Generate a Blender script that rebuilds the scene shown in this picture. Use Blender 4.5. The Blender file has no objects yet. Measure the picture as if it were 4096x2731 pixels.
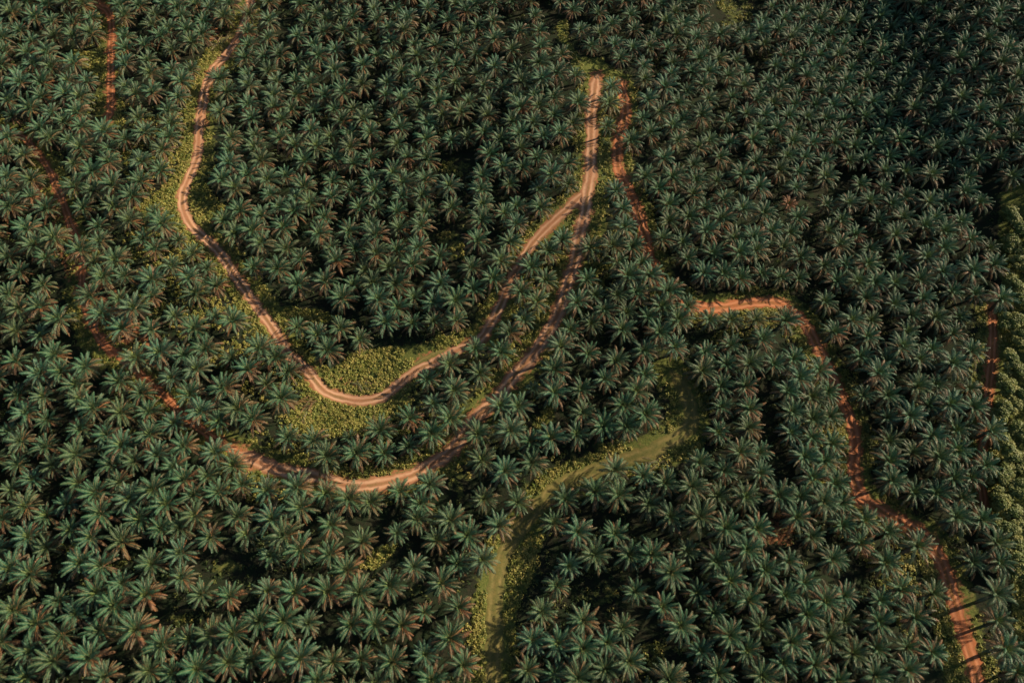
import bpy, math, random
import numpy as np
random.seed(7); rng = np.random.default_rng(11)
scene = bpy.context.scene
COL = scene.collection
R = math.radians

# ------------------------------------------------------------------ camera
W, H = 4096.0, 2731.0
CAM = np.array([0.0, 0.0, 245.0])
PITCH, HFOV = 63.0, 68.0
cam_d = bpy.data.cameras.new("camera"); cam = bpy.data.objects.new("camera", cam_d); COL.objects.link(cam)
cam.location = CAM; cam.rotation_euler = (R(90 - PITCH), 0, 0)
cam_d.sensor_fit = 'HORIZONTAL'; cam_d.sensor_width = 36; cam_d.lens = 18 / math.tan(R(HFOV / 2))
cam_d.clip_start = 1; cam_d.clip_end = 12000
scene.camera = cam
FPX = (W / 2) / math.tan(R(HFOV / 2))
FW = np.array([0, math.cos(R(PITCH)), -math.sin(R(PITCH))]); UP = np.array([0, math.sin(R(PITCH)), math.cos(R(PITCH))])
RT = np.array([1.0, 0, 0])

def rays(px):
    px = np.asarray(px, float).reshape(-1, 2)
    d = FW + RT * ((px[:, :1] - W / 2) / FPX) - UP * ((px[:, 1:] - H / 2) / FPX)
    return d

def on_plane(px, z):
    d = rays(px); t = (z - CAM[2]) / d[:, 2]
    return (CAM + d * t[:, None])

def project(p):
    v = np.asarray(p, float).reshape(-1, 3) - CAM
    z = v @ FW
    return np.stack([W / 2 + (v @ RT) / z * FPX, H / 2 - (v @ UP) / z * FPX], 1), z

# ------------------------------------------------------------------ terrain (rolling hills under the plantation)
_ctl = [(0,150,6),(600,150,5),(1200,150,2),(1800,150,5),(2350,150,9),(2850,150,5),(3250,150,2),(4096,150,21),
        (0,620,5),(600,620,7),(1200,620,-1),(1800,620,5),(2400,620,13),(2900,620,7),(3300,620,1),(4096,620,18),
        (0,1100,2),(450,1100,9),(950,1100,4),(1350,1100,0),(1800,1000,4),(2300,1100,8),(2800,1100,8),(3350,1100,4),(3700,1100,5),(4096,1100,8),
        (0,1650,-3),(500,1600,6),(1000,1600,2),(1450,1600,0),(2000,1600,4),(2500,1700,4),(2900,1600,8),(3400,1700,3),(4096,1700,6),
        (0,2200,-6),(600,2200,6),(1100,2200,5),(1500,2100,3),(1950,2200,0),(2400,2300,0),(3000,2250,10),(3600,2250,4),(4096,2250,5),
        (0,2700,0),(700,2700,5),(1300,2700,4),(1950,2700,0),(2500,2700,3),(3100,2700,8),(3700,2700,3),(4096,2700,4)]
_cp = on_plane([(a, b) for a, b, _ in _ctl], 4.0)[:, :2]; _cz = np.array([c for _, _, c in _ctl], float)
def terrain(xy):
    xy = np.asarray(xy, float).reshape(-1, 2); out = np.empty(len(xy)); S = 27.0
    for i in range(0, len(xy), 20000):
        q = xy[i:i + 20000]
        w = np.exp(-((q[:, None, :] - _cp[None]) ** 2).sum(2) / (2 * S * S))
        out[i:i + 20000] = (w @ _cz + 4.0 * 1e-3) / (w.sum(1) + 1e-3)
    x, y = xy[:, 0], xy[:, 1]
    out += 0.5 * np.sin(x * .11 + 1.3) * np.cos(y * .09) + 0.25 * np.sin(x * .23 - y * .19)
    return out

def at(px, h=0.0):
    """pixel -> point h metres above the terrain"""
    d = rays(px); z = np.full(len(d), 5.0 + h)
    for _ in range(40):
        p = CAM + d * ((z - CAM[2]) / d[:, 2])[:, None]
        z = 0.5 * z + 0.5 * (terrain(p[:, :2]) + h)
    p = CAM + d * ((z - CAM[2]) / d[:, 2])[:, None]
    return p

# ------------------------------------------------------------------ material helpers
def new_mat(name):
    m = bpy.data.materials.new(name); m.use_nodes = True
    nt = m.node_tree; nt.nodes.clear()
    return m, nt
class N:
    def __init__(s, nt): s.nt = nt
    def add(s, t, **kw):
        n = s.nt.nodes.new(t)
        for k, v in kw.items(): setattr(n, k, v)
        return n
    def link(s, a, b): s.nt.links.new(a, b)
    def noise(s, scale, detail=4, rough=.6, vec=None):
        n = s.add('ShaderNodeTexNoise'); n.inputs['Scale'].default_value = scale
        n.inputs['Detail'].default_value = detail; n.inputs['Roughness'].default_value = rough
        s.link(vec or s.pos(), n.inputs['Vector']); return n.outputs['Fac']
    def pos(s):
        if not hasattr(s, '_p'): s._p = s.add('ShaderNodeNewGeometry').outputs['Position']
        return s._p
    def attr(s, name): return s.add('ShaderNodeAttribute', attribute_name=name).outputs['Fac']
    def ramp(s, fac, stops):
        n = s.add('ShaderNodeValToRGB'); e = n.color_ramp.elements
        while len(e) < len(stops): e.new(.5)
        for el, (p, c) in zip(e, stops):
            el.position = p; el.color = (*c, 1) if len(c) == 3 else c
        s.link(fac, n.inputs['Fac']); return n.outputs['Color']
    def rng(s, v, a, b, c=0., d=1.):
        n = s.add('ShaderNodeMapRange'); s.link(v, n.inputs[0])
        for i, x in enumerate((a, b, c, d)): n.inputs[i + 1].default_value = x
        return n.outputs[0]
    def math(s, op, a, b=None):
        n = s.add('ShaderNodeMath', operation=op)
        for i, v in enumerate((a, b)):
            if v is None: continue
            if isinstance(v, (int, float)): n.inputs[i].default_value = v
            else: s.link(v, n.inputs[i])
        return n.outputs[0]
    def mix(s, fac, a, b, blend='MIX'):
        n = s.add('ShaderNodeMix', data_type='RGBA', blend_type=blend)
        for i, v in ((0, fac), (6, a), (7, b)):
            if isinstance(v, (int, float)): n.inputs[i].default_value = v
            elif isinstance(v, tuple): n.inputs[i].default_value = (*v, 1)
            else: s.link(v, n.inputs[i])
        return n.outputs[2]
    def bsdf(s, col, rough=.8, spec=.3, bump=None, bump_s=.3, bump_d=.1, trans=0., trans_col=None):
        b = s.add('ShaderNodeBsdfPrincipled')
        if isinstance(col, tuple): b.inputs['Base Color'].default_value = (*col, 1)
        else: s.link(col, b.inputs['Base Color'])
        if isinstance(rough, float): b.inputs['Roughness'].default_value = rough
        else: s.link(rough, b.inputs['Roughness'])
        b.inputs['Specular IOR Level'].default_value = spec
        if bump is not None:
            n = s.add('ShaderNodeBump'); n.inputs['Strength'].default_value = bump_s; n.inputs['Distance'].default_value = bump_d
            s.link(bump, n.inputs['Height']); s.link(n.outputs[0], b.inputs['Normal'])
        out = s.add('ShaderNodeOutputMaterial'); sh = b.outputs[0]
        if trans > 0:
            t = s.add('ShaderNodeBsdfTranslucent'); s.link(trans_col if trans_col is not None else col, t.inputs['Color'])
            mx = s.add('ShaderNodeMixShader'); mx.inputs[0].default_value = trans
            s.link(sh, mx.inputs[1]); s.link(t.outputs[0], mx.inputs[2]); sh = mx.outputs[0]
        s.link(sh, out.inputs['Surface'])

def mat_frond(name, young=False, dry=False):
    m, nt = new_mat(name); n = N(nt)
    age = n.attr('age'); rnd = n.add('ShaderNodeObjectInfo').outputs['Random']
    rnd2 = n.math('FRACT', n.math('MULTIPLY', rnd, 17.31))
    if young:
        col = n.mix(rnd, (.060, .115, .048), (.12, .17, .045))
    elif dry:
        col = n.ramp(age, [(0, (.13, .10, .055)), (.5, (.17, .095, .05)), (1, (.21, .095, .04))])
        col = n.mix(n.math('MULTIPLY', rnd2, .6), col, (.075, .085, .05))
    else:
        col = n.ramp(age, [(0, (.036, .118, .050)), (.45, (.031, .096, .047)), (.75, (.060, .088, .042)), (.88, (.125, .090, .050)), (1, (.20, .092, .040))])
        col = n.mix(n.rng(rnd, .45, 1, 0, .55), col, (.064, .094, .038))
        col = n.mix(n.rng(rnd2, .6, 1, 0, .35), col, (.026, .070, .060))
    val = n.rng(rnd2, 0, 1, .7, 1.3)
    hsv = n.add('ShaderNodeHueSaturation'); n.link(val, hsv.inputs['Value']); n.link(col, hsv.inputs['Color'])
    n.bsdf(hsv.outputs[0], .52 if not dry else .7, .35 if not dry else .2, trans=.10)
    return m
def mat_rachis():
    m, nt = new_mat("frond_rachis"); n = N(nt)
    col = n.ramp(n.attr('age'), [(0, (.10, .15, .06)), (.55, (.17, .16, .06)), (.85, (.30, .15, .055)), (1, (.34, .14, .05))])
    n.bsdf(col, .5, .4); return m
def mat_trunk():
    m, nt = new_mat("palm_trunk_bark"); n = N(nt)
    f = n.noise(6); n.bsdf(n.ramp(f, [(.3, (.035, .028, .02)), (.7, (.12, .085, .055))]), .9, .1, f, .6, .1); return m
M_FROND = mat_frond("palm_frond_green"); M_YOUNG = mat_frond("palm_frond_young", young=True); M_DRY = mat_frond("palm_frond_dry", dry=True)
M_RACH = mat_rachis(); M_TRUNK = mat_trunk()

def mat_ground():
    m, nt = new_mat("plantation_soil"); n = N(nt)
    g, s = n.attr('grass'), n.attr('soil')
    a = n.noise(.35, 6, .65); b = n.noise(2.2, 5, .7); c = n.noise(.06, 3, .5)
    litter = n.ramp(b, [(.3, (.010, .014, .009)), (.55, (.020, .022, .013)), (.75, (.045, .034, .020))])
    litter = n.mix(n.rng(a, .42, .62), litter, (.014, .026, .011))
    green = n.ramp(b, [(.28, (.035, .055, .014)), (.5, (.085, .105, .026)), (.72, (.15, .15, .045))])
    green = n.mix(n.rng(a, .55, .72, 0, .55), green, (.16, .12, .05))
    red = n.ramp(b, [(.25, (.16, .065, .032)), (.6, (.27, .12, .055)), (.85, (.33, .17, .085))])
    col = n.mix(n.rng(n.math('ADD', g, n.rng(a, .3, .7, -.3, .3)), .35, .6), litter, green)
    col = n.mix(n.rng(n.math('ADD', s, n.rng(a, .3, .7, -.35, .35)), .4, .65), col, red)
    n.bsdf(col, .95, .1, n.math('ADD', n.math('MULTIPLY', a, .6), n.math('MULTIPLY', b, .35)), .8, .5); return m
def mat_road(name, dark, mid, pale, grassy=0.):
    m, nt = new_mat(name); n = N(nt)
    ac = n.math('ABSOLUTE', n.attr('across'))
    a = n.noise(.30, 6, .65); b = n.noise(3.0, 5, .7); c = n.noise(.09, 3)
    rut = n.rng(n.math('ABSOLUTE', n.math('SUBTRACT', ac, .43)), .30, .06)
    rut = n.math('MULTIPLY', rut, n.rng(c, .3, .6, .35, 1.))
    col = n.mix(n.rng(b, .3, .7), dark, mid)
    col = n.mix(n.math('MULTIPLY', rut, .85), col, pale)
    col = n.mix(n.rng(a, .56, .75, 0, .6), col, dark)
    edge = n.rng(n.math('ADD', ac, n.rng(a, .3, .7, -.25, .25)), .78, 1.0)
    mid_g = n.math('MULTIPLY', n.rng(n.math('ADD', ac, n.rng(a, .3, .7, -.2, .2)), .26, .05), n.rng(c, .40, .6))
    gr = n.ramp(b, [(.3, (.05, .07, .018)), (.7, (.14, .13, .045))])
    f = n.math('MAXIMUM', n.math('MULTIPLY', edge, .75), n.math('MULTIPLY', mid_g, .45 + grassy * .5))
    if grassy: f = n.math('MAXIMUM', f, n.math('MULTIPLY', n.rng(n.noise(.5, 5), .35, .6), grassy))
    col = n.mix(f, col, gr)
    n.bsdf(col, .95, .1, n.math('ADD', n.math('MULTIPLY', b, .3), n.math('MULTIPLY', rut, -.5)), .6, .2); return m
M_GROUND = mat_ground()
M_ROAD_PALE = mat_road("track_laterite_pale", (.22, .10, .052), (.33, .17, .092), (.48, .30, .185))
M_ROAD_RED = mat_road("track_laterite_red", (.22, .075, .032), (.33, .125, .055), (.42, .19, .095))
M_LANE = mat_road("lane_grassy_earth", (.11, .095, .03), (.17, .14, .045), (.23, .18, .07), .8)
def mat_leaf(name, lo, mid, hi, scale=.12, trans=.25):
    m, nt = new_mat(name); n = N(nt)
    t = n.attr('tone'); f = n.noise(scale, 3)
    col = n.ramp(n.math('ADD', n.math('MULTIPLY', t, .6), n.math('MULTIPLY', f, .5)), [(.25, lo), (.5, mid), (.8, hi)])
    n.bsdf(col, .55, .25, trans=trans); return m
M_UNDER = mat_leaf("undergrowth_leaf", (.08, .12, .024), (.20, .21, .045), (.34, .29, .085))
M_BUSH = mat_leaf("broadleaf_leaf", (.07, .11, .025), (.13, .16, .04), (.21, .21, .06))
M_SHRUB = mat_leaf("roadside_shrub_leaf", (.03, .06, .02), (.06, .09, .025), (.12, .13, .035))

# ------------------------------------------------------------------ traced features (pixels of the 2352-wide view)
K = 4096 / 2352.0
def fv(s):
    v = [float(x) for x in s.replace(',', ' ').split()]
    return np.array(v).reshape(-1, 2) * K
ROADS = {
 'main':  (fv("590,-40 572,15 555,70 520,125 490,160 472,205 464,245 458,290 456,330 453,365 438,400 422,440 420,470 428,500 445,525 480,555 515,595 545,640 580,690 610,730 640,775 665,815 700,845 725,875 750,900 790,915 830,920 870,912 900,895 930,870 960,848 1000,830 1030,815 1060,800 1100,780 1130,740 1150,700 1170,650 1190,615 1215,570 1245,535 1280,500 1320,465 1348,436"), 4.5, 'pale'),
 'centre':(fv("1372,172 1366,210 1360,250 1358,300 1358,350 1356,400 1350,440 1345,480 1335,520 1328,560 1320,600 1308,640 1297,680 1283,715 1268,750 1245,785 1215,825 1180,865 1150,905 1115,940 1090,965 1055,1010 1025,1045 985,1070 945,1092 900,1105 850,1115 800,1115 760,1105 710,1092 660,1082 610,1068 570,1050 545,1037"), 5.4, 'pale'),
 'terrace':(fv("570,1046 540,1035 480,1000 430,960 395,925 360,895 340,875 300,840 250,800 215,755 195,700 188,650 190,610 182,570 165,525 150,480 130,430 113,393 85,350 50,315 10,300 -40,285"), 3.2, 'red'),
 'west':  (fv("205,-40 225,10 244,22 255,45 257,75 256,112 254,150 255,187 254,225 252,262 247,285"), 3.9, 'red'),
 'ridge': (fv("1426,190 1434,225 1436,262 1430,295 1418,337 1419,374 1426,401 1443,436 1461,475 1474,519 1482,545 1490,585 1500,620 1511,641 1530,665 1552,688 1580,702 1620,708 1660,705 1700,700 1740,695 1790,697 1815,712 1840,735 1862,765 1880,800 1900,840 1915,875 1935,920 1950,955 1962,1000 1965,1040 1960,1085 1965,1115 1985,1145 2020,1170 2060,1193 2100,1215 2135,1240 2155,1275 2170,1310 2180,1345 2195,1390 2210,1440 2225,1490 2240,1540 2258,1610"), 4.9, 'red'),
 'lane':  (fv("1540,850 1566,885 1579,911 1586,946 1585,972 1561,1002 1526,1020 1491,1038 1439,1055 1373,1077 1321,1099 1281,1121 1246,1151 1222,1178 1195,1215 1168,1255 1148,1295 1140,1351 1135,1412 1135,1461 1135,1526 1131,1610"), 5.6, 'lane'),
 'edge':  (fv("2276,700 2281,756 2278,811 2274,863 2267,938 2258,1021 2254,1091 2258,1143 2262,1180"), 3.4, 'red'),
 'spur':  (fv("905,892 925,872 945,850 975,828 1010,812 1040,800"), 3.4, 'spur'),
}
# open ground without palms: y = yellow-green undergrowth, g = grass, d = dark shaded gap, s = bare soil
OPEN = [
 ('y',"475,110 505,105 472,190 455,250 450,320 440,390 420,430 412,470 425,510 465,555 500,590 490,600 455,570 405,530 385,503 345,495 302,482 330,465 362,455 375,425 408,398 412,350 422,280 438,210 455,150"),
 ('y',"465,290 490,310 483,360 468,405 482,440 520,480 495,500 475,525 445,510 430,470 440,420 460,370"),
 ('y',"505,605 545,650 590,712 640,780 622,775 585,735 545,700 515,655"),
 ('y',"600,650 640,700 740,715 775,728 720,748 665,758 640,765 610,715 565,660"),
 ('y',"770,845 815,805 900,795 930,800 900,890 830,915 770,900 745,870"),
 ('g',"900,795 1000,790 1080,765 1105,748 1112,770 1060,800 960,845 900,890"),
 ('y',"705,870 740,908 790,932 850,938 905,922 950,915 940,945 900,965 840,990 800,1002 740,1002 690,985 645,965 685,925"),
 ('g',"1340,350 1330,420 1300,480 1285,520 1330,545 1345,470 1350,400"),
 ('g',"1372,335 1400,355 1408,395 1425,430 1392,440 1392,490 1385,545 1365,565 1360,480"),
 ('g',"1275,60 1300,40 1310,100 1330,130 1380,130 1400,150 1440,185 1445,280 1420,200 1390,180 1350,170 1320,160"),
 ('g',"1500,855 1540,845 1585,865 1605,900 1605,950 1600,990 1625,1010 1570,1060 1450,1080 1440,1055 1520,1015 1490,1000 1560,965 1550,905 1522,880"),
 ('y',"1235,1110 1262,1082 1320,1062 1420,1030 1432,1045 1320,1090 1270,1120 1240,1140"),
 ('y',"1180,1255 1212,1225 1245,1235 1232,1300 1195,1390 1165,1410 1155,1330"),
 ('y',"1128,1345 1100,1390 1088,1440 1085,1500 1090,1600 1122,1600 1122,1460"),
 ('y',"1935,940 1950,1060 1943,1130 1965,1158 1942,1150 1928,1090 1918,1000"),
 ('y',"2085,1222 2125,1270 2158,1350 2190,1460 2228,1600 2180,1600 2160,1500 2135,1400 2125,1330"),
 ('y',"1695,712 1790,709 1818,738 1780,748 1710,738"),
 ('y',"162,115 243,125 248,182 230,188 190,152"),
 ('g',"172,640 190,680 195,720 215,770 250,800 288,835 250,850 212,822 182,790 157,722 158,680"),
 ('s',"95,368 122,385 140,425 160,480 172,520 150,505 120,450 95,400"),
 ('d',"1012,362 1080,362 1085,402 1020,410"),
 ('d',"1000,525 1062,525 1068,600 1010,600"),
 ('d',"375,1395 450,1400 440,1440 390,1440"),
 ('d',"478,1278 565,1285 560,1322 490,1320"),
 ('d',"1345,1345 1430,1350 1420,1405 1360,1400"),
 ('d',"1455,1470 1530,1460 1540,1550 1470,1560"),
 ('y',"825,1300 860,1262 905,1240 915,1255 875,1295 850,1310"),
 ('d',"1030,1085 1085,1085 1078,1140 1050,1160 1030,1125"),
 ('d',"1640,-20 1730,-10 1725,55 1660,60"),
 ('d',"130,1245 180,1240 175,1300 140,1310"),
 ('g',"1275,900 1235,960 1220,985 1240,990 1290,930"),
 ('b',"2300,420 2400,420 2400,1330 2312,1330 2296,1230 2275,1160 2272,1000 2290,850 2300,700"),
 ('y',"2325,1330 2400,1330 2400,1600 2335,1600"),
]
OPEN = [(k, fv(p)) for k, p in OPEN]

def inside(pts, poly):
    x, y = pts[:, 0], pts[:, 1]; c = np.zeros(len(pts), bool); j = len(poly) - 1
    for i in range(len(poly)):
        xi, yi = poly[i]; xj, yj = poly[j]
        c ^= ((yi > y) != (yj > y)) & (x < (xj - xi) * (y - yi) / (yj - yi + 1e-12) + xi); j = i
    return c
OPENW = [(k, at(p, .2)[:, :2]) for k, p in OPEN]

def smooth_line(p, step=1.0):
    # Catmull-Rom through the traced points, resampled evenly
    P = np.vstack([2 * p[0] - p[1], p, 2 * p[-1] - p[-2]]); out = []
    for i in range(1, len(P) - 2):
        for t in np.linspace(0, 1, 12, endpoint=False):
            a, b, c, d = P[i - 1:i + 3]
            out.append(.5 * (2 * b + (c - a) * t + (2 * a - 5 * b + 4 * c - d) * t * t + (3 * b - a - 3 * c + d) * t ** 3))
    out.append(P[-2]); o = np.array(out)
    for _ in range(3): o[1:-1] = (o[:-2] + 2 * o[1:-1] + o[2:]) / 4
    L = np.r_[0, np.cumsum(np.linalg.norm(np.diff(o, axis=0), axis=1))]
    s = np.arange(0, L[-1], step)
    return np.stack([np.interp(s, L, o[:, 0]), np.interp(s, L, o[:, 1])], 1)
ROADW = {k: (smooth_line(at(p, .05)[:, :2]), w, t) for k, (p, w, t) in ROADS.items()}
RP = np.vstack([l[::2] for l, w, t in ROADW.values()]); RW = np.concatenate([np.full(len(l[::2]), w / 2) for l, w, t in ROADW.values()])
RK = np.concatenate([np.full(len(l[::2]), 1.0 if t != 'lane' else .25) for l, w, t in ROADW.values()])
VP = np.vstack([l[::2] for k, (l, w, t) in ROADW.items() if k != 'terrace']); VW = np.concatenate([np.full(len(l[::2]), w / 2) for k, (l, w, t) in ROADW.items() if k != 'terrace'])
def seen_gap(xy):
    return np.concatenate([(np.sqrt(((q[:, None] - VP[None]) ** 2).sum(2)) - VW).min(1) for q in np.array_split(xy, max(1, len(xy) // 6000))])
def road_gap(xy):
    """distance beyond the road edge (negative on it) and which kind"""
    xy = np.asarray(xy, float).reshape(-1, 2); g = np.empty(len(xy)); k = np.empty(len(xy))
    for i in range(0, len(xy), 8000):
        q = xy[i:i + 8000]; d = np.sqrt(((q[:, None] - RP[None]) ** 2).sum(2)) - RW
        j = d.argmin(1); g[i:i + 8000] = d[np.arange(len(q)), j]; k[i:i + 8000] = RK[j]
    return g, k

# ------------------------------------------------------------------ mesh helper
def mesh_from(name, v, faces, mats, midx=None, attrs=None, smooth=False):
    """faces: list of (n,k) int arrays"""
    me = bpy.data.meshes.new(name); v = np.asarray(v, np.float32)
    me.vertices.add(len(v)); me.vertices.foreach_set('co', v.ravel())
    loops = np.concatenate([f.ravel() for f in faces]).astype(np.int32)
    tot = np.concatenate([np.full(len(f), f.shape[1]) for f in faces]).astype(np.int32)
    me.loops.add(len(loops)); me.loops.foreach_set('vertex_index', loops)
    me.polygons.add(len(tot)); me.polygons.foreach_set('loop_start', np.r_[0, np.cumsum(tot)[:-1]].astype(np.int32))
    me.polygons.foreach_set('loop_total', tot)
    for m in mats: me.materials.append(m)
    if midx is not None: me.polygons.foreach_set('material_index', np.asarray(midx, np.int32))
    me.polygons.foreach_set('use_smooth', np.full(len(tot), smooth))
    for k, a in (attrs or {}).items():
        me.attributes.new(k, 'FLOAT', 'POINT').data.foreach_set('value', np.asarray(a, np.float32))
    me.update(calc_edges=True); me.validate()
    return me
def link(name, me, parent=None, **props):
    o = bpy.data.objects.new(name, me); COL.objects.link(o); o.parent = parent
    for k, v in props.items(): o[k] = v
    return o

# ------------------------------------------------------------------ ground
def axis(a, b, step):
    c = np.arange(a, b + .1, step); out = [c]; ext = []; s = step; x = b
    while x < 3500: s *= 1.35; x += s; ext.append(x)
    ext = np.array(ext) - b
    return np.r_[(a - ext)[::-1], c, b + ext]
gx, gy = axis(-285, 285, 1.5), axis(-60, 375, 1.5)
GX, GY = np.meshgrid(gx, gy); gxy = np.stack([GX.ravel(), GY.ravel()], 1)
gz = terrain(gxy); nx, ny = len(gx), len(gy)
grass = np.zeros(len(gxy)); soil = np.zeros(len(gxy))
for k, p in OPENW:
    ins = inside(gxy, p)
    grass[ins] = {'y': .8, 'g': 1., 'd': .45, 's': .3, 'b': .7}[k]
    if k == 's': soil[ins] = .6
for p in ("20,330 300,700 420,880 360,900 200,760 100,500", "480,60 590,60 540,130 480,130", "1730,1180 1850,1180 1830,1260 1740,1250", "690,930 720,930 715,965 690,960", "770,850 790,870 860,870 850,890 790,890"):
    ins = inside(gxy, at(fv(p), .1)[:, :2]); soil[ins] = np.maximum(soil[ins], .52)
near = (np.abs(gxy[:, 0]) < 300) & (gxy[:, 1] > -70) & (gxy[:, 1] < 390)
gap = np.full(len(gxy), 99.); kk = np.ones(len(gxy)); gap[near], kk[near] = road_gap(gxy[near])
soil = np.maximum(soil, np.clip(1 - gap / 3.0, 0, 1) * .62 * kk)
grass = np.maximum(grass, np.clip(1 - gap / 7.0, 0, 1) * .9)
def blur(a):
    g = a.reshape(ny, nx).copy()
    g[1:-1, 1:-1] = (g[1:-1, 1:-1] * 2 + g[:-2, 1:-1] + g[2:, 1:-1] + g[1:-1, :-2] + g[1:-1, 2:]) / 6
    return g.ravel()
grass = blur(blur(grass))
ii = (np.arange(ny - 1)[:, None] * nx + np.arange(nx - 1)[None]).ravel()
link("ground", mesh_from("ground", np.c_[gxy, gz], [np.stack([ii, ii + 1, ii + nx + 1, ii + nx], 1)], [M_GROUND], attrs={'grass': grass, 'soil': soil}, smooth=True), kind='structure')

# ------------------------------------------------------------------ tracks
lift = {'main': .055, 'centre': .07, 'west': .06, 'ridge': .065, 'lane': .05, 'edge': .06, 'terrace': .05, 'spur': .045}
rname = {'main': 'dirt_road', 'centre': 'dirt_road', 'west': 'dirt_road', 'ridge': 'dirt_road', 'lane': 'grass_path', 'edge': 'dirt_road', 'terrace': 'dirt_road', 'spur': 'dirt_road'}
for k, (l, w, t) in ROADW.items():
    n = len(l); tan = np.gradient(l, axis=0); tan /= np.linalg.norm(tan, axis=1)[:, None]; nor = np.stack([-tan[:, 1], tan[:, 0]], 1)
    s = np.arange(n); cols = 9; a = np.linspace(-1, 1, cols)
    def wob(ph): return 1 + .13 * np.sin(s * .31 + ph) + .10 * np.sin(s * .83 + ph * 2) + .07 * np.sin(s * 1.9 + ph * 3) + rng.normal(0, .03, n)
    wl, wr = wob(1 + len(k)), wob(4 + len(k))
    taper = np.clip(np.minimum(s + 1, n - s) / 6., .35, 1)
    off = (a[None] * np.where(a[None] < 0, wl[:, None], wr[:, None])) * (w / 2) * taper[:, None]
    P = l[:, None] + nor[:, None] * off[..., None]; P = P.reshape(-1, 2)
    z = terrain(P) + lift[k] - .06 * np.tile(np.clip((np.abs(a) - .8) / .2, 0, 1), n)
    i = (np.arange(n - 1)[:, None] * cols + np.arange(cols - 1)[None]).ravel()
    link(rname[k], mesh_from(rname[k], np.c_[P, z], [np.stack([i, i + cols, i + cols + 1, i + 1], 1)],
         [{'pale': M_ROAD_PALE, 'red': M_ROAD_RED, 'lane': M_LANE, 'spur': M_LANE}[t]], attrs={'across': np.tile(a, n)}, smooth=True), kind='structure')

# ------------------------------------------------------------------ oil palms: meshes
class Buf:
    def __init__(s): s.v = []; s.q = []; s.t = []; s.qm = []; s.tm = []; s.age = []
    def pt(s, p, age): s.v.append(tuple(p)); s.age.append(age); return len(s.v) - 1
def frond(B, rd, az, e0, droop, length, age, base=(0, 0, 0), npair=36, wid=.125, mi=0, lmax=1.02, twist=None, side_curve=0.):
    nseg = 12; pts = []; dirs = []; p = np.array(base, float)
    for i in range(nseg + 1):
        t = i / nseg; e = e0 - droop * t ** 1.6; a = az + side_curve * t * t
        d = np.array([math.cos(e) * math.cos(a), math.cos(e) * math.sin(a), math.sin(e)])
        pts.append(p.copy()); dirs.append(d); p = p + d * length / nseg
    pts = np.array(pts); dirs = np.array(dirs)
    tw = rd.uniform(-.8, .8) if twist is None else twist
    sides, ups = [], []
    for i, d in enumerate(dirs):
        a = az + side_curve * (i / nseg) ** 2
        s = np.array([-math.sin(a), math.cos(a), 0]); u = np.cross(d, s); u = u if u[2] >= 0 or abs(d[2]) > .9 else -u
        an = tw * (i / nseg); s2 = s * math.cos(an) + u * math.sin(an); u2 = -s * math.sin(an) + u * math.cos(an)
        sides.append(s2); ups.append(u2)
    # rachis: three-sided taper
    prev = None
    for i in range(0, nseg + 1, 2):
        t = i / nseg; r = .085 * (1 - t) + .012
        ring = [B.pt(pts[i] + sides[i] * r * 1.3, age), B.pt(pts[i] + ups[i] * r, age), B.pt(pts[i] - sides[i] * r * 1.3, age)]
        if prev:
            for k in range(3):
                B.q.append((prev[k], prev[(k + 1) % 3], ring[(k + 1) % 3], ring[k])); B.qm.append(1)
        prev = ring
    for j in range(npair):
        t = .14 + .86 * (j + .5) / npair; f = t * nseg; i = min(int(f), nseg - 1); fr = f - i
        c = pts[i] * (1 - fr) + pts[i + 1] * fr; d = dirs[i]; u = ups[i]; s = sides[i]
        prof = min(1, .35 + 2.3 * (t - .12)) * (1 - max(0, (t - .68) / .32) ** 2.2 * .6)
        A = R(76 - 30 * t)
        for sg in (-1, 1):
            L = lmax * prof * rd.uniform(.82, 1.1); v = (.35 - 1.0 * t) + (rd.uniform(-.25, .05) if (j + sg) % 2 else rd.uniform(0, .35))
            ld = s * sg * math.sin(A) + d * math.cos(A) + u * v; ld /= np.linalg.norm(ld)
            wv = d * (wid * .5) * rd.uniform(.8, 1.2) + u * rd.uniform(-.02, .02)
            m = c + ld * L * .5; gl = ld + np.array([0, 0, -.85]); gl /= np.linalg.norm(gl)
            e = m + gl * L * .5; ag = min(1, max(0, age + rd.uniform(-.07, .07)))
            a0, a1 = B.pt(c - wv * .55, ag), B.pt(c + wv * .55, ag); b0, b1 = B.pt(m - wv, ag), B.pt(m + wv, ag); tip = B.pt(e, min(1, ag + .05))
            B.q.append((a0, a1, b1, b0)); B.qm.append(mi); B.t.append((b0, b1, tip)); B.tm.append(mi)
def buf_mesh(name, B, mats):
    return mesh_from(name, B.v, [np.array(B.q).reshape(-1, 4), np.array(B.t).reshape(-1, 3)], mats, B.qm + B.tm, {'age': B.age})

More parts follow.
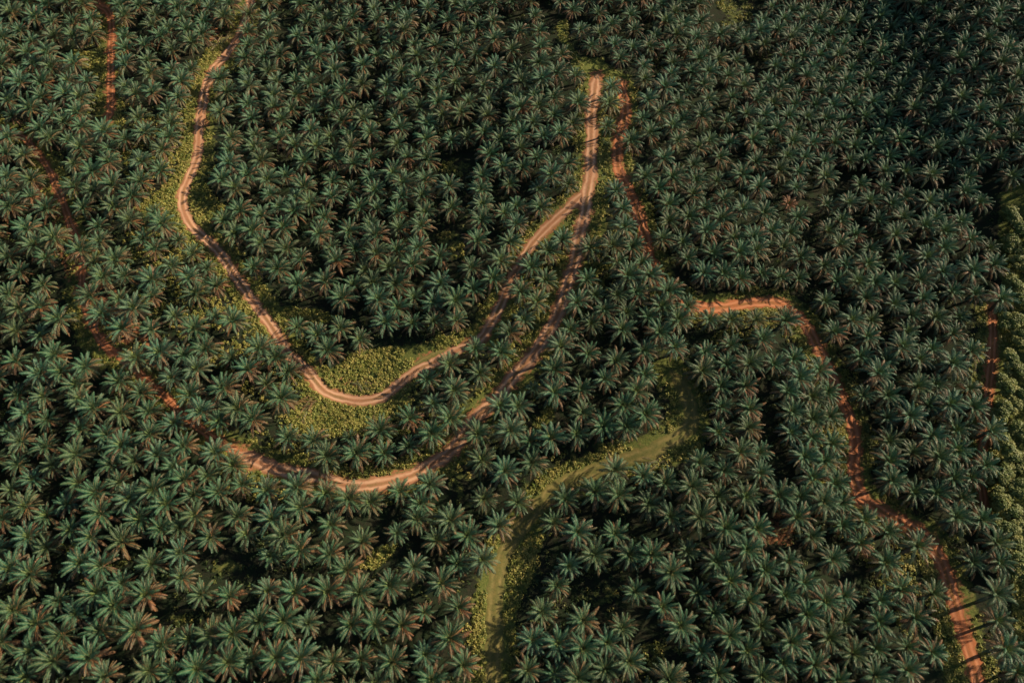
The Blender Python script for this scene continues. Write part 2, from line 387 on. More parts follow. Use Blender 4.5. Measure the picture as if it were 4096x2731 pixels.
GA = R(137.508)
def palm_meshes(seed, kind):
    rd = random.Random(seed); th = {0: 5.6, 1: 6.4, 2: 5.0, 3: 6.9, 4: 6.0, 5: 5.3}.get(seed % 6, 5.8)
    if kind == 's': th = 3.6
    ngreen = rd.randint(28, 34); off = rd.uniform(0, 6.28); C = Buf()
    for i in range(ngreen):
        t = (i + .5) / ngreen
        az = off + i * GA + rd.uniform(-.3, .3); e0 = R(82 - 66 * t ** 1.05 + rd.uniform(-6, 6)); dr = R(64 + 44 * t + rd.uniform(-16, 18))
        L = (6.1 + .9 * math.sin(min(1, .25 + t) * math.pi * .55)) * rd.uniform(.82, 1.08)
        age = .18 + .55 * t + rd.uniform(-.1, .1)
        if kind == 'o' and math.cos(az - R(-35)) > .15 and t > .3: age = rd.uniform(.84, 1.0)  # sunward fronds coloured orange: partly drier fronds, partly warm low sun painted in
        elif rd.random() < .26 and t > .4: age = rd.uniform(.78, .95)
        if kind == 'd': age = 1.0
        r0 = .30; frond(C, rd, az, e0, dr, L, min(1, max(0, age)), (r0 * math.cos(az), r0 * math.sin(az), th + .3 * (1 - t)), side_curve=rd.uniform(-.5, .5))
    D = Buf()
    for i in range(rd.randint(8, 11)):
        az = off + i * GA * 1.7 + rd.uniform(-.3, .3)
        frond(D, rd, az, R(rd.uniform(-12, 10)), R(rd.uniform(50, 78)), rd.uniform(4.8, 6.2), rd.uniform(.2, 1), (.3 * math.cos(az), .3 * math.sin(az), th - .45), npair=24, wid=.12, lmax=.8, side_curve=rd.uniform(-.3, .3))
    Y = Buf()
    for i in range(5):
        az = off + 1 + i * GA; frond(Y, rd, az, R(rd.uniform(74, 88)), R(rd.uniform(12, 34)), rd.uniform(2.6, 4.2), rd.uniform(0, .3), (0, 0, th + .35), npair=18, wid=.12, lmax=.6)
    # trunk: tapered, ringed with old leaf bases
    V, Q = [], []; rows, sec = 15, 10
    for i in range(rows):
        t = i / (rows - 1); z = t * (th + .35)
        for k in range(sec):
            r = (.46 - .10 * t + (.10 if (i + k) % 2 else 0) + .22 * max(0, t - .8) / .2 + (.18 * (1 - t / .1) if t < .1 else 0)) * rd.uniform(.93, 1.07)
            V.append((r * math.cos(6.283 * k / sec), r * math.sin(6.283 * k / sec), z - .3 * (1 - t)))
    for i in range(rows - 1):
        for k in range(sec): Q.append((i * sec + k, i * sec + (k + 1) % sec, (i + 1) * sec + (k + 1) % sec, (i + 1) * sec + k))
    top = len(V); V.append((0, 0, th + .6)); T = [((rows - 1) * sec + k, (rows - 1) * sec + (k + 1) % sec, top) for k in range(sec)]
    tr = mesh_from("trunk", V, [np.array(Q), np.array(T)], [M_TRUNK])
    return dict(trunk=tr, crown=buf_mesh("crown", C, [M_FROND, M_RACH]), dry_fronds=buf_mesh("dry_fronds", D, [M_DRY, M_RACH]), young_fronds=buf_mesh("young_fronds", Y, [M_YOUNG, M_RACH])), th
KINDS = ['n', 'n', 'n', 'n', 'n', 'n', 'o', 'o', 'd']
VARS = [palm_meshes(i, k) for i, k in enumerate(KINDS)]

# ------------------------------------------------------------------ oil palms: places (crown centres traced tile by tile)
def tile(x0, y0, sc, s):
    out = []
    for tok in s.split():
        a = tok.split(','); out.append((x0 + float(a[0]) / sc, y0 + float(a[1]) / sc, a[2] if len(a) > 2 else ''))
    return out
S1, S2 = 2.296, 1.3115
TR = []
TR += tile(0,0,S1,"320,165 830,165 680,215 840,335 1150,160 1155,350 1430,140 1400,250 1680,165 1900,60 1790,40 1500,40 2120,60 2060,160 1860,330 1770,390 300,400 490,215 500,350 35,460 260,500 1330,430 1590,470 460,520 20,610 710,620 1170,610 1360,570 490,640 1590,640 1740,630 170,700 2020,740 620,740 1390,690 800,740 75,925 390,900 1240,880 1420,860 1640,880 310,1025 620,890 730,900 1560,1040 720,1040 2030,1040 1290,1080 1570,1150 2110,1260 600,1120 970,1230 1320,1230 1550,1270 75,1280 475,1290 730,1360 1000,1370 1490,1400 2110,1400 1310,1490 230,1440,o 70,1420 2110,1510 670,1490 1000,1510 2290,130 2270,290 2280,410 2260,560 2270,690 2290,820 2280,960 2300,1080 2340,1250")
TR += tile(1024,0,S1,"130,20 110,200 110,350 380,340 470,220 640,190 420,60 730,460 370,570 740,660 500,790 170,880 960,280 960,420 1100,520 980,620 980,800 1240,400 1250,540 1330,680 1460,420 1480,530 1500,740 1640,440 1660,600 1680,700 1850,460 1840,600 1830,760 2020,500 2020,690 2140,920 2170,200 2190,390 2190,620 1980,380 1940,160 1760,220 1580,100 1580,290 1400,220 1210,290 1290,80 1090,110 880,60 780,140 2090,1220 1940,1270 1790,1290 1570,1290 1560,1150 1000,1120 1300,1330 1330,1200 880,1380 720,1480 1060,1450 500,1200 230,1290 2250,1300 2130,1080,o 1960,940 1660,960 1330,960 1190,890 1500,1000")
TR += tile(2048,0,S1,"555,105 790,130 630,260 940,400 920,240 1120,270 1280,110 1080,150 1730,210 1900,330 2080,280 2290,210 2310,420 2070,550 2140,660 450,510 240,600 420,680 580,680 900,800 200,860 390,880 1210,720 1210,600 1470,580 600,950 890,960 380,1040 560,1130 870,1160 50,640 250,430 250,290 210,150 60,300 30,900 80,1240 1090,1300 1800,930 2010,900 1390,820 1250,920 220,1440 490,1500 370,1500 300,1260 430,1240 90,1380 1390,1480 1900,1440 1700,1360 2230,1500 1470,1180 1200,1080 1720,1090 1960,1130 1520,980 1600,850 430,30")
TR += tile(0,683,S2,"50,30 160,60 490,20 740,60 600,90 160,140,o 245,200 440,190 600,190 815,215,s 680,265 510,290 1170,50 60,200 150,310 290,360 860,300 765,360 820,420 520,360 440,430 1010,430 920,350,s 1270,215 1165,260 100,530 60,450 490,480 610,470 900,500 240,460 550,570 650,550 985,560 800,570 1080,500,s 1130,600,o 220,600 60,650 620,670 1040,650 500,680 720,740 220,720,o 535,750 910,760 1120,750,s 320,800 640,830,o 100,860 1220,800 1020,840 810,840 1330,330 1240,330")
TR += tile(1024,683,S2,"60,50 160,30 400,50 600,30 720,20 70,120 250,90 210,140 400,150 500,100 620,110 770,80 890,70 1010,90 1180,40 120,190 290,190 540,200 640,210 770,140 870,130 1030,200 1180,100 1330,60 40,240 200,240 360,240 740,220 880,220 1180,180 20,380 150,300 330,340 490,330 640,360 750,310 870,310 1180,260 1310,230 170,410 1330,380 520,420 640,450 730,420 850,420 960,450 1160,390 240,470 430,490,o 120,520 630,500 830,510 1130,520 970,600 1140,620 220,610 375,590 620,600 830,670 640,680 460,680 740,720 680,790 820,800,l 1045,790 220,830 330,860 450,830")
TR += tile(2048,683,S2,"40,40 150,90 220,30 290,60 145,200 20,180 20,290 540,100 580,200 590,310 630,400 520,420 265,370 400,420 190,420 100,520 175,570 395,575 40,640 120,690 340,710 60,780 470,740 430,790 300,830 580,840 700,40 830,40 960,60 1070,60 1200,30 770,100 820,180 1110,160 940,130 1290,100 1200,210 820,270 930,250 1090,270 1310,230 1010,340 790,370 890,380 1160,370 1270,360 920,460 1010,540 1190,450 1270,440 1100,550 1190,560 1310,540 560,500 680,480 600,560 720,560 820,640 660,640 720,770 780,720 870,790 920,710 1040,770 1150,780 1270,790")
TR += tile(3072,683,S2,"300,40 490,70 600,90 720,140 150,90 110,160,d 410,180 640,190 830,170 1020,130 1110,160 840,40 1280,30 300,320 570,270 690,260 810,310 1000,270 910,330 1060,370 1170,400 370,400 170,460 690,460 820,450 400,500 290,500 60,560 160,560 910,530 1050,540 1180,500 350,580 460,590 650,600 780,590 300,690 510,680 810,670 960,640 1090,640 1210,690 440,790 540,780 660,690 870,780 80,790")
TR += tile(0,1366,S2,"90,110 90,270 230,290 440,140 620,210 720,100 840,60 400,220 780,370 620,380 900,190 1010,290 1080,40 1210,80 1300,160,o 1140,20 250,410 430,300 1040,150 1190,260 1260,370 910,430 1160,420 1330,410 120,520 50,470 430,460 560,490 970,540 250,550 640,560 400,600 590,640 90,650 710,630 920,660 1220,650 980,715,o 280,650 410,750 630,740 1080,710 50,780 820,790 1020,800 1150,780 160,860 360,850,y 870,850")
TR += tile(1024,1366,S2,"30,50 380,50 100,90 165,150 60,230 130,300 1140,40 1290,60 1170,170 1020,120 900,190 1050,260 930,330 800,400,o 655,460 40,410 165,500 310,520 490,500,s 520,580 370,610 670,580 800,550 920,490 1020,410 1160,480 1280,350 1190,620 1310,690 1200,820 60,780 230,780 360,790 490,830 600,840 760,790 910,760 870,850 240,870")
TR += tile(2048,1366,S2,"20,340 225,150 210,270 115,240,s 360,250 490,200 570,330 690,170 690,50 540,110 400,60 850,30 1010,60 1150,20 1130,120 1090,240 1220,230,o 1100,340 1240,350,o 1240,460,o 380,380 470,440 690,380 590,460 330,490 220,510 100,530 110,620 540,670 690,700 800,740 940,770 990,640 1120,670 1190,590 430,800 550,820 720,860 280,840 30,840 10,690 1090,810 1210,810 1300,700 1310,580 1240,130")
TR += tile(3072,1366,S2,"480,80 620,90 960,120 560,180 610,280 790,240 880,220 1060,260 790,100 680,40 930,340 1070,340 640,390 730,400 840,330 630,520 750,590,o 860,510 980,470 1150,470 620,620 980,580 870,630 1120,650 950,720 650,740 750,790 880,800 1060,720 1010,820 130,90 30,120 160,200 100,270 310,270 230,300 120,380 240,410 120,480 220,510 320,400 330,530 200,610 30,620 290,640 230,720 340,740 60,810 380,850 290,840 180,820 260,150")
TR += tile(0,2048,S2,"150,130 650,160,o 490,130 380,100 940,70 1120,120 420,270 800,270 960,210 550,280 170,330,y 60,300 640,370 770,440,o 950,350 1060,430 1200,440,o 500,420 310,470 80,520 200,600 390,540 600,490 530,620 350,640 720,620,o 40,690 160,740 870,700,y 800,690 1000,670 1100,650 1240,630 480,770,o 290,780 140,860 560,850,o 790,830 920,840 1040,820,y 1210,780 1320,780 20,40 1250,30 540,10 1020,20 850,80 1290,110")
TR += tile(1024,2048,S2,"390,70 560,160,o 730,110,s 940,150,o 390,220 250,200 80,220 160,130 1120,130 1270,80,o 830,290 1180,260 60,410,o 205,410,o 375,420,o 540,420 700,380 1070,270 970,370 880,520,s 1060,500,o 30,580 150,570 270,580 510,590 620,600 770,590,o 1010,650,o 110,760 250,760 400,780,y 550,770 720,780 890,750 1080,800,o 330,870 640,880 920,880 850,30")
TR += tile(2048,2048,S2,"340,110 540,110 440,220 610,230 740,230 300,280 230,380 160,520 370,570,o 110,670 240,690 370,720 490,690 575,610,y 650,420 790,500 840,310 920,210 1060,260 1100,90 980,30 1230,200 1240,460 1150,370 980,420 1060,530 880,600 1130,640 1230,720 1000,730 610,790 490,820 340,850 220,850 90,840 820,880 1080,840 840,30 720,30 1290,90 1320,300 1310,600 1310,860")
TR += tile(3072,2048,S2,"150,40 390,60 490,40 110,250 480,160,o 630,110 760,180 220,130 330,250 620,270 200,370 90,440 290,460 410,430 690,410,o 860,430 590,460 200,540 410,560 580,590 750,560 330,660 570,700 730,710,o 450,740 80,780 240,800 720,840 850,740 110,680 30,570 980,20 1120,40 1080,250 1190,170 1210,270 1190,440 1200,580 1220,720 900,690 350,870 550,860 1290,830 1270,200")
tp = at([(a, b) for a, b, _ in TR], 5.6)[:, :2]
pts, flags = [], []
for p, (a, b, f) in zip(tp, TR):
    if all((p[0] - q[0]) ** 2 + (p[1] - q[1]) ** 2 > 4.6 ** 2 for q in pts): pts.append(p); flags.append(f)
ntr = len(pts)
def is_open(xy, foot=2.6):
    g, _ = road_gap(xy); o = g < foot
    for k, p in OPENW: o |= inside(xy, p)
    return o
HID = [fv(p) for p in ("1474,548 1500,540 1610,680 1612,720 1560,720 1480,620", "105,420 150,410 200,560 180,620 150,560", "190,690 230,690 560,1030 540,1060 330,880")]
def covers(xy, k=1.):
    # would a palm here stand in, or hide from the drone, ground that is open in the photograph?
    o = is_open(xy, 1.6 * k)
    pp, _ = project(np.c_[xy, terrain(xy) + 5.6]); cov = at(pp, .1)[:, :2]
    hid = np.zeros(len(xy), bool)
    for h in HID: hid |= inside(pp, h)
    g = seen_gap(cov); o |= (g < 3.6 * k) & ~hid
    for i in range(8):
        q = cov + 3.6 * k * np.array([math.cos(i * .7854), math.sin(i * .7854)])
        for kk_, p in OPENW: o |= inside(q, p)
    return o
# remaining places between the traced ones: hexagonal planting pattern, jittered
cand = []
sp = 8.3
for j in range(-6, 62):
    for i in range(-40, 41):
        cand.append((i * sp + (j % 2) * sp / 2 + rng.normal(0, .3), j * sp * .866 + rng.normal(0, .3)))
cand = np.array(cand)
for _ in range(1):
    extra = np.c_[rng.uniform(-300, 300, 9000), rng.uniform(-40, 400, 9000)]
cand = np.vstack([cand, extra])
cpx, cz = project(np.c_[cand, terrain(cand) + 5])
vis = (cpx[:, 0] > -330) & (cpx[:, 0] < W + 420) & (cpx[:, 1] > -330) & (cpx[:, 1] < H + 300) & (cz > 1)
cand = cand[vis]; cand = cand[~covers(cand)]
arr = np.array(pts)
for c in cand:
    if ((arr - c) ** 2).sum(1).min() > 6.7 ** 2: arr = np.vstack([arr, c]); flags.append('')
# even out the filled-in ones
for _ in range(12):
    d = arr[:, None] - arr[None]; r = np.sqrt((d ** 2).sum(2)) + np.eye(len(arr)) * 99
    f = np.clip(7.6 - r, 0, None)[..., None] * d / r[..., None]
    mv = .2 * f.sum(1); mv[:ntr] *= .12; arr = arr + np.clip(mv, -.5, .5)
bad = covers(arr, .85); bad[:ntr] = False
arr = arr[~bad]; flags = [f for f, b in zip(flags, bad) if not b]
NP = len(arr); pz = terrain(arr)
vidx, prot, pscl = [], [], []
for i, f in enumerate(flags):
    v = random.randrange(6)
    if f == 'o': v = 6 + (i % 2)
    if f == 'd': v = 8
    if f == '' and i >= ntr and random.random() < .05: v = 6 + (i % 2)
    rz = random.uniform(0, 6.28) if v < 6 else random.uniform(-.3, .3)
    tl = [random.gauss(0, .045), random.gauss(0, .045)]
    vidx.append(v); prot.append((tl[0], tl[1], rz)); pscl.append(random.uniform(.74, 1.04) * (.66 if f == 's' else 1) * (.8 if f == 'd' else 1))
cpx, cz = project(np.c_[arr, pz + 6])
infr = (cpx[:, 0] > 15) & (cpx[:, 0] < W - 15) & (cpx[:, 1] > 10) & (cpx[:, 1] < H + 10)
order = sorted([i for i in range(NP) if infr[i]], key=lambda i: cz[i] - (6 if i < ntr and flags[i] in 'sdl' and flags[i] else 0))
IND = order[:300]; indset = set(IND)
# the dead palm and one of every variety must be individuals, so their parts can be shared
for f in ('d', 'l'):
    for i, g in enumerate(flags):
        if g == f and i not in indset: indset.discard(IND[-1]); IND[-1 if f == 'd' else -2] = i; indset = set(IND)

# ------------------------------------------------------------------ labels of the individual palms
ORD = "first second third fourth fifth sixth seventh eighth ninth tenth eleventh twelfth thirteenth fourteenth fifteenth sixteenth seventeenth eighteenth nineteenth twentieth".split()
def ordn(i): return ORD[i] if i < 20 else str(i + 1) + ('st' if i % 10 == 0 and i != 10 else 'nd' if i % 10 == 1 else 'rd' if i % 10 == 2 else 'th')
lane_y = np.array([1040, 1055, 1077, 1099, 1121, 1151, 1178, 1215, 1255, 1295, 1351, 1412, 1461, 1526, 1600]) * K
lane_x = np.array([1491, 1439, 1373, 1321, 1281, 1246, 1222, 1195, 1168, 1148, 1140, 1135, 1135, 1135, 1131]) * K
rr = ROADS['ridge'][0]; rr = rr[rr[:, 1] > 700 * K]; rr = rr[np.argsort(rr[:, 1])]
LOOK = {'o': 'orange-fronded oil palm', 'y': 'yellow-hearted oil palm', 's': 'small young oil palm', 'd': 'dead orange oil palm', 'l': 'pale green oil palm', '': 'green oil palm'}
zones = {}
for i in IND:
    x, y = cpx[i]
    if flags[i] == 'd': zones.setdefault('dead', []).append(i); continue
    z = 'left of the grassy lane' if x < np.interp(y, lane_y, lane_x) else ('between grassy lane and right-hand red road' if x < np.interp(y, rr[:, 1], rr[:, 0]) else 'beyond the right-hand red road')
    zones.setdefault(z, []).append(i)
LABEL = {}
for z, ids in zones.items():
    if z == 'dead':
        for i in ids: LABEL[i] = 'dead oil palm with bright orange fronds among green palms'
        continue
    ids.sort(key=lambda i: -cpx[i][1]); rows = []
    for i in ids:
        if rows and cpx[rows[-1][0]][1] - cpx[i][1] < 92: rows[-1].append(i)
        else: rows.append([i])
    for r, row in enumerate(rows):
        row.sort(key=lambda i: cpx[i][0])
        for k, i in enumerate(row):
            up = 'front row' if r == 0 else ordn(r) + ' row up'
            LABEL[i] = f"{LOOK[flags[i]]} {z}, {up}, {ordn(k)} from left"

# ------------------------------------------------------------------ oil palms: the individual ones
first = {}
def place_root(i):
    o = bpy.data.objects.new("oil_palm", None); COL.objects.link(o); o.empty_display_size = 1
    o.location = (arr[i][0], arr[i][1], pz[i]); o.rotation_euler = prot[i]; o.scale = (pscl[i],) * 3
    o['label'] = LABEL[i]; o['category'] = 'palm tree'; o['group'] = 'oil palms of the plantation'
    return o
for i in IND:
    r = place_root(i); v = vidx[i]
    if v not in first:
        first[v] = {k: link(k, me, r) for k, me in VARS[v][0].items()}
        if v in (6, 7): first[v]['crown']['label'] = 'crown with dry orange-brown fronds, sunny side tinted with warm sunlight'
        if v == 8: first[v]['crown']['label'] = 'dead orange crown'
    else:
        for k, src in first[v].items():
            c = src.copy(); COL.objects.link(c); c.parent = r

# ------------------------------------------------------------------ the rest of the palms, one object scattered by geometry nodes
rest = [i for i in range(NP) if i not in indset]
pm = bpy.data.meshes.new("plantation_palms"); pm.vertices.add(len(rest))
pm.vertices.foreach_set('co', np.c_[arr[rest], pz[rest]].astype(np.float32).ravel())
pm.attributes.new('rot', 'FLOAT_VECTOR', 'POINT').data.foreach_set('vector', np.array([prot[i] for i in rest], np.float32).ravel())
pm.attributes.new('scl', 'FLOAT', 'POINT').data.foreach_set('value', np.array([pscl[i] for i in rest], np.float32))
pm.attributes.new('var', 'INT', 'POINT').data.foreach_set('value', np.array([min(vidx[i], 7) for i in rest], np.int32))
po = link("plantation_palms", pm, None, kind='stuff', label='dense mass of smaller oil palms covering the farther hillsides', category='palm plantation')
ng = bpy.data.node_groups.new("palm_scatter", 'GeometryNodeTree')
ng.interface.new_socket("Geometry", in_out='INPUT', socket_type='NodeSocketGeometry'); ng.interface.new_socket("Geometry", in_out='OUTPUT', socket_type='NodeSocketGeometry')
gi, go = ng.nodes.new('NodeGroupInput'), ng.nodes.new('NodeGroupOutput')
allj = ng.nodes.new('GeometryNodeJoinGeometry')
for v in range(7, -1, -1):
    jn = ng.nodes.new('GeometryNodeJoinGeometry')
    for k in first[v]:
        oi = ng.nodes.new('GeometryNodeObjectInfo'); oi.transform_space = 'ORIGINAL'; oi.inputs['Object'].default_value = first[v][k]
        ng.links.new(oi.outputs['Geometry'], jn.inputs[0])
    g2 = ng.nodes.new('GeometryNodeGeometryToInstance'); ng.links.new(jn.outputs[0], g2.inputs[0]); ng.links.new(g2.outputs[0], allj.inputs[0])
iop = ng.nodes.new('GeometryNodeInstanceOnPoints'); ng.links.new(gi.outputs[0], iop.inputs['Points']); ng.links.new(allj.outputs[0], iop.inputs['Instance'])
iop.inputs['Pick Instance'].default_value = True
def named(n, t):
    a = ng.nodes.new('GeometryNodeInputNamedAttribute'); a.data_type = t; a.inputs['Name'].default_value = n; return a.outputs['Attribute']
ng.links.new(named('var', 'INT'), iop.inputs['Instance Index'])
e2r = ng.nodes.new('FunctionNodeEulerToRotation'); ng.links.new(named('rot', 'FLOAT_VECTOR'), e2r.inputs[0]); ng.links.new(e2r.outputs[0], iop.inputs['Rotation'])
ng.links.new(named('scl', 'FLOAT'), iop.inputs['Scale']); ng.links.new(iop.outputs[0], go.inputs[0])
md = po.modifiers.new("scatter", 'NODES'); md.node_group = ng

# ------------------------------------------------------------------ leafy plants (undergrowth, shrubs, broadleaf trees)
def leaf_cloud(centres, radius, per, size, flat=.5, seed=1, up=.6):
    """leaf-shaped quads spread about each centre; returns verts, quads, tone"""
    g = np.random.default_rng(seed); n = len(centres); radius = np.broadcast_to(radius, (n,)); size = np.broadcast_to(size, (n,))
    c = np.repeat(centres, per, 0); rad = np.repeat(radius, per); sz = np.repeat(size, per) * g.uniform(.6, 1.35, n * per)
    tone = np.clip(np.repeat(g.uniform(0, 1, n), per) * .7 + g.uniform(0, .3, n * per), 0, 1)
    d = g.normal(0, 1, (n * per, 3)); d /= np.linalg.norm(d, axis=1)[:, None]; d[:, 2] = np.abs(d[:, 2]) * flat + .05
    p = c + d * (rad * g.uniform(.35, 1., n * per) ** .5)[:, None]
    nrm = d * .8 + np.array([0, 0, up]) + g.normal(0, .35, d.shape); nrm /= np.linalg.norm(nrm, axis=1)[:, None]
    a = np.cross(nrm, g.normal(0, 1, d.shape)); a /= np.linalg.norm(a, axis=1)[:, None] + 1e-9; b = np.cross(nrm, a)
    L, Wd = sz[:, None], sz[:, None] * .42
    v = np.stack([p - a * L * .5, p + b * Wd + nrm * L * .06, p + a * L * .5 - np.array([0, 0, .12]) * L, p - b * Wd + nrm * L * .06], 1).reshape(-1, 3)
    q = np.arange(n * per * 4).reshape(-1, 4)
    return v, q, np.repeat(tone, 4)
def scatter_in(polys, dens, edge=0):
    out = []
    for p in polys:
        lo, hi = p.min(0), p.max(0); n = int((hi - lo).prod() * dens); q = rng.uniform(lo, hi, (n, 2)); out.append(q[inside(q, p)])
    return np.vstack(out) if out else np.zeros((0, 2))
def patchy(q, s, thr):
    return (np.sin(q[:, 0] * s + 1.7 * np.sin(q[:, 1] * s * .7)) + np.cos(q[:, 1] * s * 1.1 + 1.3 * np.sin(q[:, 0] * s * .9)) + rng.normal(0, .5, len(q))) > thr
yq = scatter_in([p for k, p in OPENW if k == 'y'], 1.25)
dq = scatter_in([p for k, p in OPENW if k in 'dg'], .55); dq = dq[patchy(dq, .35, .1)]
# verges of the roads
vq = []
for k, (l, w, t) in ROADW.items():
    for s in (-1, 1):
        n = len(l) * 4; j = rng.integers(0, len(l), n); tan = np.gradient(l, axis=0)[j]; tan /= np.linalg.norm(tan, axis=1)[:, None]
        o = w / 2 + .25 + np.abs(rng.normal(0, 2.6, n)); q = l[j] + np.stack([-tan[:, 1], tan[:, 0]], 1) * (s * o)[:, None]; vq.append(q)
vq = np.vstack(vq); vq = vq[patchy(vq, .22, -.2)]
allq = np.vstack([yq, dq, vq]); g, _ = road_gap(allq); allq = allq[g > .15]
UNDER = [fv(p) for p in ("300,520 455,560 500,610 560,690 640,790 700,860 690,960 560,900 420,780 330,700 260,600",
 "265,280 440,250 430,400 340,470 280,400 260,330", "560,1105 700,1120 690,1160 560,1150", "1850,760 1940,950 1940,1150 2060,1230 2140,1400 2100,1500 1990,1300 1850,1150 1830,950",
 "1200,620 1290,560 1290,700 1230,780 1160,860 1130,800", "580,30 560,90 540,120 500,90 520,20", "640,950 900,960 1050,880 1040,980 950,1070 700,1070 640,1010", "1590,720 1700,715 1800,750 1760,800 1620,790", "1360,560 1420,520 1440,600 1400,680 1330,720")]
uw = scatter_in([at(p, .1)[:, :2] for p in UNDER], .75); uw = uw[patchy(uw, .25, -.6)]
allq = np.vstack([allq, uw]); g, _ = road_gap(allq); allq = allq[g > .15]
hgt = np.clip(.45 + .35 * np.sin(allq[:, 0] * .31) * np.cos(allq[:, 1] * .27) + rng.normal(0, .15, len(allq)), .15, 1.2)
v, q, t = leaf_cloud(np.c_[allq, terrain(allq) + .02 + .1 * hgt], .55 + .55 * hgt, 15, .42 + .22 * hgt, flat=.75, seed=3)
link("undergrowth", mesh_from("undergrowth", v, [q], [M_UNDER], attrs={'tone': t}), kind='stuff', label='yellow-green leafy undergrowth filling clearings and road verges', category='undergrowth')
# low dark growth between the palms
uq = np.c_[rng.uniform(-250, 250, 26000), rng.uniform(-20, 360, 26000)]; up_, uz_ = project(np.c_[uq, np.full(len(uq), 5.)])
uq = uq[(up_[:, 0] > -50) & (up_[:, 0] < W + 50) & (up_[:, 1] > -50) & (up_[:, 1] < H + 50)]; uq = uq[patchy(uq, .13, -.1)]; g, _ = road_gap(uq); uq = uq[g > 1]
v, q, t = leaf_cloud(np.c_[uq, terrain(uq) + .05], .9, 11, .55, flat=.6, seed=5)
link("ground_cover", mesh_from("ground_cover", v, [q], [M_SHRUB], attrs={'tone': t}), kind='stuff', label='low dark green weeds on the ground between the palms', category='weeds')
# shrubs along the outer side of the ridge road
sh = fv("1868,742 1880,758 1890,782 1903,800 1915,822 1925,850 1935,872 1945,895 1955,915 1972,945 1985,985 1990,1020 1530,645 1548,655 1562,668 1500,655 1480,655 1975,1050 1600,860 1612,880 1618,905 1625,930 1630,1000 1400,300 1396,330 1640,1010")
sp_ = at(sh, .8)[:, :2]; C = []
for p in sp_:
    for _ in range(7): C.append((p[0] + rng.normal(0, 1.2), p[1] + rng.normal(0, 1.2)))
C = np.array(C); g, _ = road_gap(C); C = C[g > .6]
v, q, t = leaf_cloud(np.c_[C, terrain(C) + rng.uniform(.2, 1.3, len(C))], 1.15, 46, .5, flat=.9, seed=8)
link("roadside_shrubbery", mesh_from("roadside_shrubbery", v, [q], [M_SHRUB], attrs={'tone': t}), kind='stuff', label='loose green shrubbery along the red road and clearing edges', category='shrubbery')

# broadleaf trees at the right-hand edge
def tree_meshes(seed):
    g = np.random.default_rng(seed); rad = 4.2; lob = []
    for k in range(16):
        a, e = g.uniform(0, 6.28), g.uniform(0, 1); r = rad * math.sqrt(1 - e * .8) * g.uniform(.35, .85)
        lob.append((r * math.cos(a), r * math.sin(a), 2.6 + 2.6 * e * g.uniform(.6, 1.1)))
    lob = np.array(lob); v, q, t = leaf_cloud(lob, g.uniform(1.1, 1.9, len(lob)), 150, .62, flat=.85, seed=seed)
    cr = mesh_from("crown", v, [q], [M_BUSH], attrs={'tone': t})
    V, Q = [], []; segs = [((0, 0, -.3), (.1, 0, 2.6), .28, .2)] + [((.1, 0, 2.0), tuple(l * np.array([.75, .75, .95])), .14, .05) for l in lob[:7]]
    for a, b, r0, r1 in segs:
        a, b = np.array(a), np.array(b); d = (b - a) / np.linalg.norm(b - a); s = np.cross(d, [.3, .9, .1]); s /= np.linalg.norm(s); u = np.cross(d, s); base = len(V)
        for p, r in ((a, r0), ((a + b) / 2 + s * .15, (r0 + r1) / 2), (b, r1)):
            for k in range(7): V.append(p + (s * math.cos(k * .8976) + u * math.sin(k * .8976)) * r)
        for i in range(2):
            for k in range(7): Q.append((base + i * 7 + k, base + i * 7 + (k + 1) % 7, base + (i + 1) * 7 + (k + 1) % 7, base + (i + 1) * 7 + k))
    return mesh_from("trunk", V, [np.array(Q)], [M_TRUNK]), cr
TM = [tree_meshes(50 + i) for i in range(4)]
tpx = fv("2335,215 2345,260 2330,490 2348,530 2322,560 2345,600 2330,650 2349,690 2322,735 2346,775 2318,830 2345,850 2312,890 2342,920 2306,950 2338,985 2305,1020 2340,1055 2300,1085 2336,1120 2300,1150 2338,1185 2315,1220 2345,1255 2330,1300")
tw = at(tpx, 3.5)
for i, p in enumerate(tw):
    r = bpy.data.objects.new("broadleaf_tree", None); COL.objects.link(r); xy = p[:2]
    r.location = (xy[0], xy[1], terrain(xy)[0]); r.rotation_euler = (0, 0, random.uniform(0, 6.28)); s = random.uniform(.95, 1.25); r.scale = (s, s, s * random.uniform(.75, 1.0))
    n_up = f"{ordn(i)} from the top" if i < len(tw) - 1 else "the lowest of them"
    r['label'] = f"bushy yellow-green broadleaf tree along right-hand edge, {n_up}"; r['category'] = 'tree'; r['group'] = 'broadleaf trees along the right edge'
    tr, cr = TM[i % 4]; link("trunk", tr, r); link("crown", cr, r)

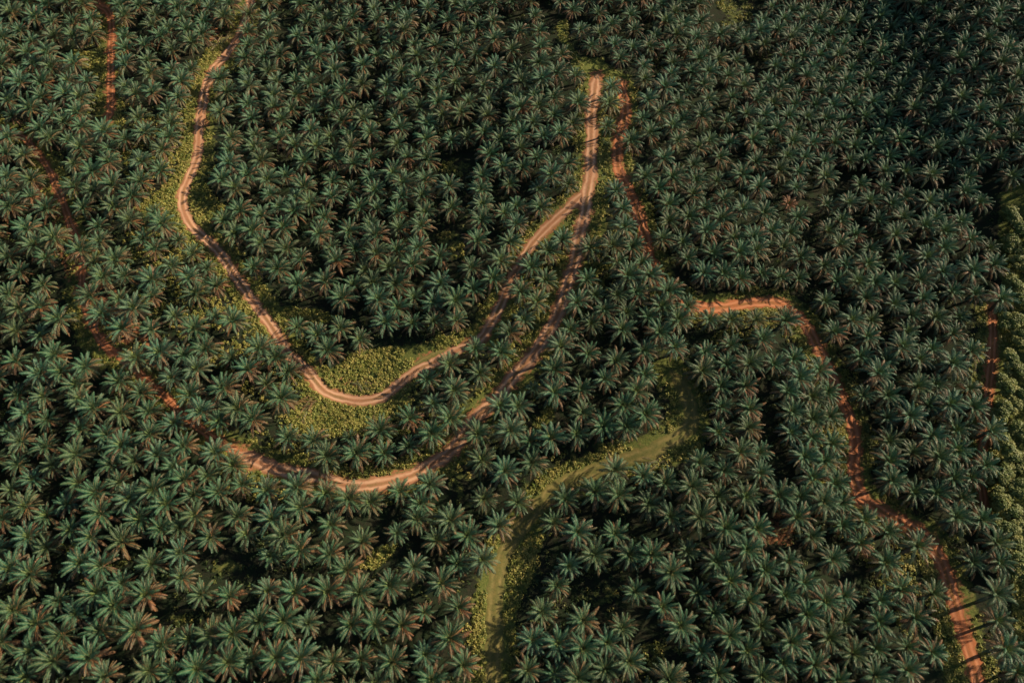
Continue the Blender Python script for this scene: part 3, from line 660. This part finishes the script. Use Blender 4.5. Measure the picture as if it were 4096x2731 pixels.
# heaps of cut dry fronds
def heap_mesh(seed):
    rd = random.Random(seed); B = Buf()
    for i in range(13):
        az = rd.uniform(-.5, .5) + (3.14 if rd.random() < .5 else 0)
        frond(B, rd, az, R(rd.uniform(2, 12)), R(rd.uniform(8, 20)), rd.uniform(3, 5), rd.uniform(0, .8), (rd.uniform(-1.6, 1.6), rd.uniform(-1.3, 1.3), rd.uniform(.05, .7)), npair=22, wid=.1, lmax=.7)
    return buf_mesh("frond_heap", B, [M_DRY, M_RACH])
heaps = [((503,103),.9,'heap of cut grey-brown fronds beside the upper left road'),((690,930),.4,'heap of cut pinkish fronds left of the road loop'),((700,945),1.2,'lower heap of dry fronds left of the road loop, above the undergrowth'),
         ((835,885),2.4,'heap of dry fronds inside the road loop'),((520,92),1.0,'scattered dry fronds above the heap by the upper left road'),((1505,1063),.3,'small dry frond heap on the grassy clearing bend'),
         ((1790,1215),.5,'brown frond heap among palms left of the right-hand road')]
for i, (p, rz, lab) in enumerate(heaps):
    w = at([np.array(p) * K], .1)[0]; o = link("frond_heap", heap_mesh(90 + i), None, label=lab, category='frond heap', group='heaps of cut fronds')
    o.location = (w[0], w[1], terrain(w[:2])[0]); o.rotation_euler = (0, 0, rz)

# ------------------------------------------------------------------ light
SUN_EL, SUN_AZ = 27.0, 70.0          # azimuth clockwise from +Y (away from the camera)
sd = bpy.data.lights.new("sun", 'SUN'); sun = bpy.data.objects.new("sun", sd); COL.objects.link(sun)
sd.energy = 5.0; sd.angle = R(.5); sd.color = (1, .80, .58)
from mathutils import Vector
dv = Vector((math.sin(R(SUN_AZ)) * math.cos(R(SUN_EL)), math.cos(R(SUN_AZ)) * math.cos(R(SUN_EL)), math.sin(R(SUN_EL))))
sun.rotation_euler = dv.to_track_quat('Z', 'Y').to_euler(); sun.location = (0, 0, 200)
wd = bpy.data.worlds.new("World"); scene.world = wd; wd.use_nodes = True
nt = wd.node_tree; bg = nt.nodes['Background']; sky = nt.nodes.new('ShaderNodeTexSky'); sky.sky_type = 'NISHITA'; sky.sun_disc = False
sky.sun_elevation = R(SUN_EL); sky.sun_rotation = R(SUN_AZ); nt.links.new(sky.outputs[0], bg.inputs[0]); bg.inputs[1].default_value = .05
scene.view_settings.view_transform = 'Standard'; scene.view_settings.look = 'None'; scene.view_settings.exposure = 1.0; scene.view_settings.gamma = 1
scene.cycles.max_bounces = 5; scene.cycles.diffuse_bounces = 3
print("PALMS", NP, "traced", ntr, "individual", len(IND), "undergrowth", len(allq))
